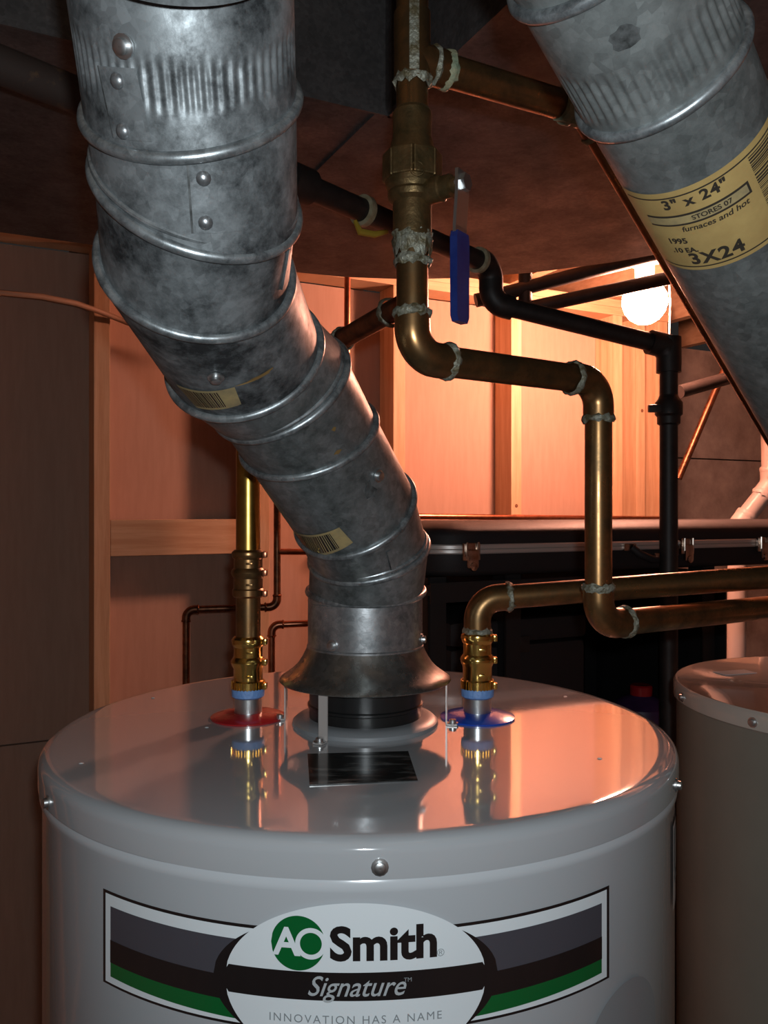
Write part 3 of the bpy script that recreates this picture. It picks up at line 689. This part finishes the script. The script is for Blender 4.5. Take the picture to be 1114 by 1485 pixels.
# ------------------------------------------------------------------ sheet metal trunk duct overhead
poly = [(-2.5, .47), (-.46, .47), (-.34, .485), (-.22, .525), (-.10, .595), (.01, .70), (.10, .82), (.18, .97), (.235, 1.13), (.265, 1.3), (.27, 1.5), (.27, 3.5), (-.582, 3.5), (-.582, 1.18), (-2.5, 1.18)]
tr = thing('trunk_duct', 'large dark sheet metal air duct turning a corner under the joists', 'duct', HP(-.2, 1.0, 2.141))
pw = [HP(s, t, 0) for s, t in poly]
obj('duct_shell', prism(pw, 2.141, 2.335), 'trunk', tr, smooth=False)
obj('drive_cleat', hbox(-.588, -.566, 1.170, 1.196, 2.137, 2.335, .001), 'trunk', tr, smooth=False)
obj('standing_seam', hbox(-.586, -.582, 1.18, 3.5, 2.134, 2.141), 'trunk', tr, smooth=False)
obj('standing_seam', hbox(-2.5, -.582, 1.18, 1.184, 2.134, 2.141), 'trunk', tr, smooth=False)
obj('cross_seam', hbox(-.60, -.588, .47, 1.18, 2.1375, 2.141), 'trunk', tr, smooth=False)
obj('cross_seam', hbox(-.582, .26, 1.60, 1.612, 2.1375, 2.141), 'trunk', tr, smooth=False)
obj('drive_cleat', hbox(-.5815, -.577, 1.33, 1.345, 2.141, 2.335), 'trunk', tr, smooth=False)

# ------------------------------------------------------------------ lamp on the joist
BP = V((.675, 2.16, 2.185))
lp = thing('light_bulb', 'glowing bare bulb in a porcelain holder under the joists', 'lamp', BP+Z*.08)
obj('glass_globe', lathe([(.0001, -.058), (.020, -.055), (.037, -.0445), (.0505, -.027), (.0575, -.005), (.0555, .017), (.0455, .036), (.030, .046), (.018, .050), (.0135, .052)], BP, n=40, caps=False), 'bulb', lp)  # globe oversized: the bulb's bloom is put into its shape
obj('socket', lathe([(.0135, .050), (.020, .052), (.024, .066), (.026, .100), (.052, .106), (.055, .1198)], BP, n=32), 'porcelain', lp)
obj('pull_chain', tube([BP+V((.058, -.01, .08)), BP+V((.062, -.012, .0)), BP+V((.060, -.012, -.10))], .0022, 8), 'porcelain', lp)
obj('mounting_board', hbox(.40, .60, .38, .74, 2.305, 2.322, .002), 'porcelain', lp, smooth=False)
for t in (.40, .72): obj('board_hanger', hbox(.435, .465, t-.015, t+.015, 2.322, 2.34), 'joist', lp, smooth=False)

# ------------------------------------------------------------------ black instrument case on a rack
CA = V((.085, 1.385, 0)); 
def cp(s, t, z): return CA+U*s-N*t+Z*z           # s along the case, t back from its front
def rrect(L, D, r, k=6, inset=0):
    out = []
    for (cx, cy, a0) in ((L-r, r, -90), (L-r, D-r, 0), (r, D-r, 90), (r, r, 180)):
        for i in range(k+1):
            a = math.radians(a0+90*i/k); out.append((cx+(r-inset)*math.cos(a), cy+(r-inset)*math.sin(a)))
    return out
CL, CDp = 1.12, .40
ic = thing('instrument_case', 'black hard instrument case with metal trim and nickel latches', 'case', cp(CL/2, CDp/2, 1.531))
def shell(levels):
    v, f = [], []; n = None
    for z, ins, bulge in levels:
        p = rrect(CL, CDp, .07, inset=ins); n = len(p)
        for s, t in p: v.append(cp(s, t, z))
    m = len(levels)
    for i in range(m-1):
        for j in range(n): f.append((i*n+j, i*n+(j+1) % n, (i+1)*n+(j+1) % n, (i+1)*n+j))
    f += [tuple(range(n-1, -1, -1)), tuple(range((m-1)*n, m*n))]; return v, f
obj('case_base', shell([(1.531, .012, 0), (1.535, .003, 0), (1.541, 0, 0), (1.5695, 0, 0)]), 'blackvinyl', ic, angle=50)
obj('case_lid', shell([(1.586, 0, 0), (1.600, .0, 0), (1.608, .003, 0), (1.614, .012, 0), (1.620, .035, 0), (1.6235, .06, 0)]), 'blackvinyl', ic, angle=50)
obj('trim_band', shell([(1.5695, -.002, 0), (1.5715, -.0035, 0), (1.5765, -.0035, 0), (1.5775, -.001, 0), (1.5785, -.0035, 0), (1.584, -.0035, 0), (1.586, -.002, 0)]), 'alu', ic, angle=30)
def latch(s):
    o = obj('latch', join(box(cp(s, -.007, 1.574), U, N, Z, .034, .007, .030, .002), box(cp(s, -.012, 1.562), U, N, Z, .022, .007, .032, .003)), 'chrome', ic, angle=30)
    for d in (-.011, .011): obj('latch_wire', tube([cp(s+d, -.013, 1.590), cp(s+d, -.013, 1.566)], .0022, 8), 'chrome', o)
    obj('latch_tab', lathe([(.008, 0), (.007, .004), (.0001, .005)], cp(s, -.014, 1.549), N, 14, caps=False), 'chrome', o)
def s_at(px):
    k = (px-CX)/FPX; return (k*CA.y-CA.x)/(U.x-k*U.y)
for px in (680, 992, 1102): latch(s_at(px))
hs = s_at(945)
obj('handle', tube([cp(hs-.055, -.006, 1.574), cp(hs-.045, -.016, 1.562), cp(hs-.02, -.022, 1.552), cp(hs+.02, -.022, 1.552), cp(hs+.045, -.016, 1.562), cp(hs+.055, -.006, 1.574)], .0075, 12), 'blackvinyl', ic)
obj('handle_plate', box(cp(hs-.06, -.005, 1.575), U, N, Z, .03, .006, .014, .002), 'chrome', ic)
obj('handle_plate', box(cp(hs+.01, -.007, 1.556), U, N, Z, .022, .008, .014, .003), 'chrome', ic)
rk = thing('storage_rack', 'black steel storage rack with slotted posts under the instrument case', 'rack', cp(.4, .2, 0))
RL = .66
for s in (.02, s_at(757)+.0, RL):
    for t in (.03, .39):
        ps = obj('post', join(box(cp(s, t, .765), U, N, Z, .036, .004, 1.53), box(cp(s-.016, t+.016, .765), U, N, Z, .004, .036, 1.53)), 'rack', rk, smooth=False)
for z in (1.5215, 1.12, .62, .15):
    obj('shelf', box(cp(.345, .21, z-.012), U, N, Z, .70, .40, .018, .001), 'rack', rk, smooth=False)
    obj('shelf_lip', box(cp(.345, .008, z-.016), U, N, Z, .70, .004, .034), 'rack', rk, smooth=False)
obj('back_panel', box(cp(.345, .412, .80), U, N, Z, .70, .004, 1.42), 'rack', rk, smooth=False)
obj('side_panel', box(cp(.69, .21, .80), U, N, Z, .004, .40, 1.42), 'rack', rk, smooth=False)
eq = thing('equipment_trunk', 'black vinyl trunk standing on the rack shelf', 'trunk', cp(.22, .22, 1.118))
obj('trunk_body', box(cp(.21, .21, 1.26), U, N, Z, .30, .32, .28, .012), 'blackvinyl', eq)
obj('trunk_lid', box(cp(.21, .21, 1.425), U, N, Z, .305, .325, .045, .012), 'blackvinyl', eq)
obj('trunk_latch', box(cp(.21, .046, 1.40), U, N, Z, .03, .006, .03, .002), 'iron', eq)
pj = W(930, 1018, 1.75)
jg = thing('detergent_jug', 'dark purple plastic jug with a red cap on the rack shelf', 'jug', (pj.x, pj.y, 1.119))
obj('jug_body', lathe([(.05, 1.119), (.062, 1.125), (.065, 1.16), (.065, 1.205), (.060, 1.235), (.042, 1.250), (.022, 1.257), (.020, 1.260)], V((pj.x, pj.y, 0)), n=32), 'purple', jg)
obj('cap', lathe([(.023, 1.258), (.023, 1.276), (.020, 1.279)], V((pj.x, pj.y, 0)), n=24), 'red', jg)
obj('jug_label', lathe([(.0655, 1.14), (.0655, 1.21)], V((pj.x, pj.y, 0)), n=40, caps=False), 'slate', jg)
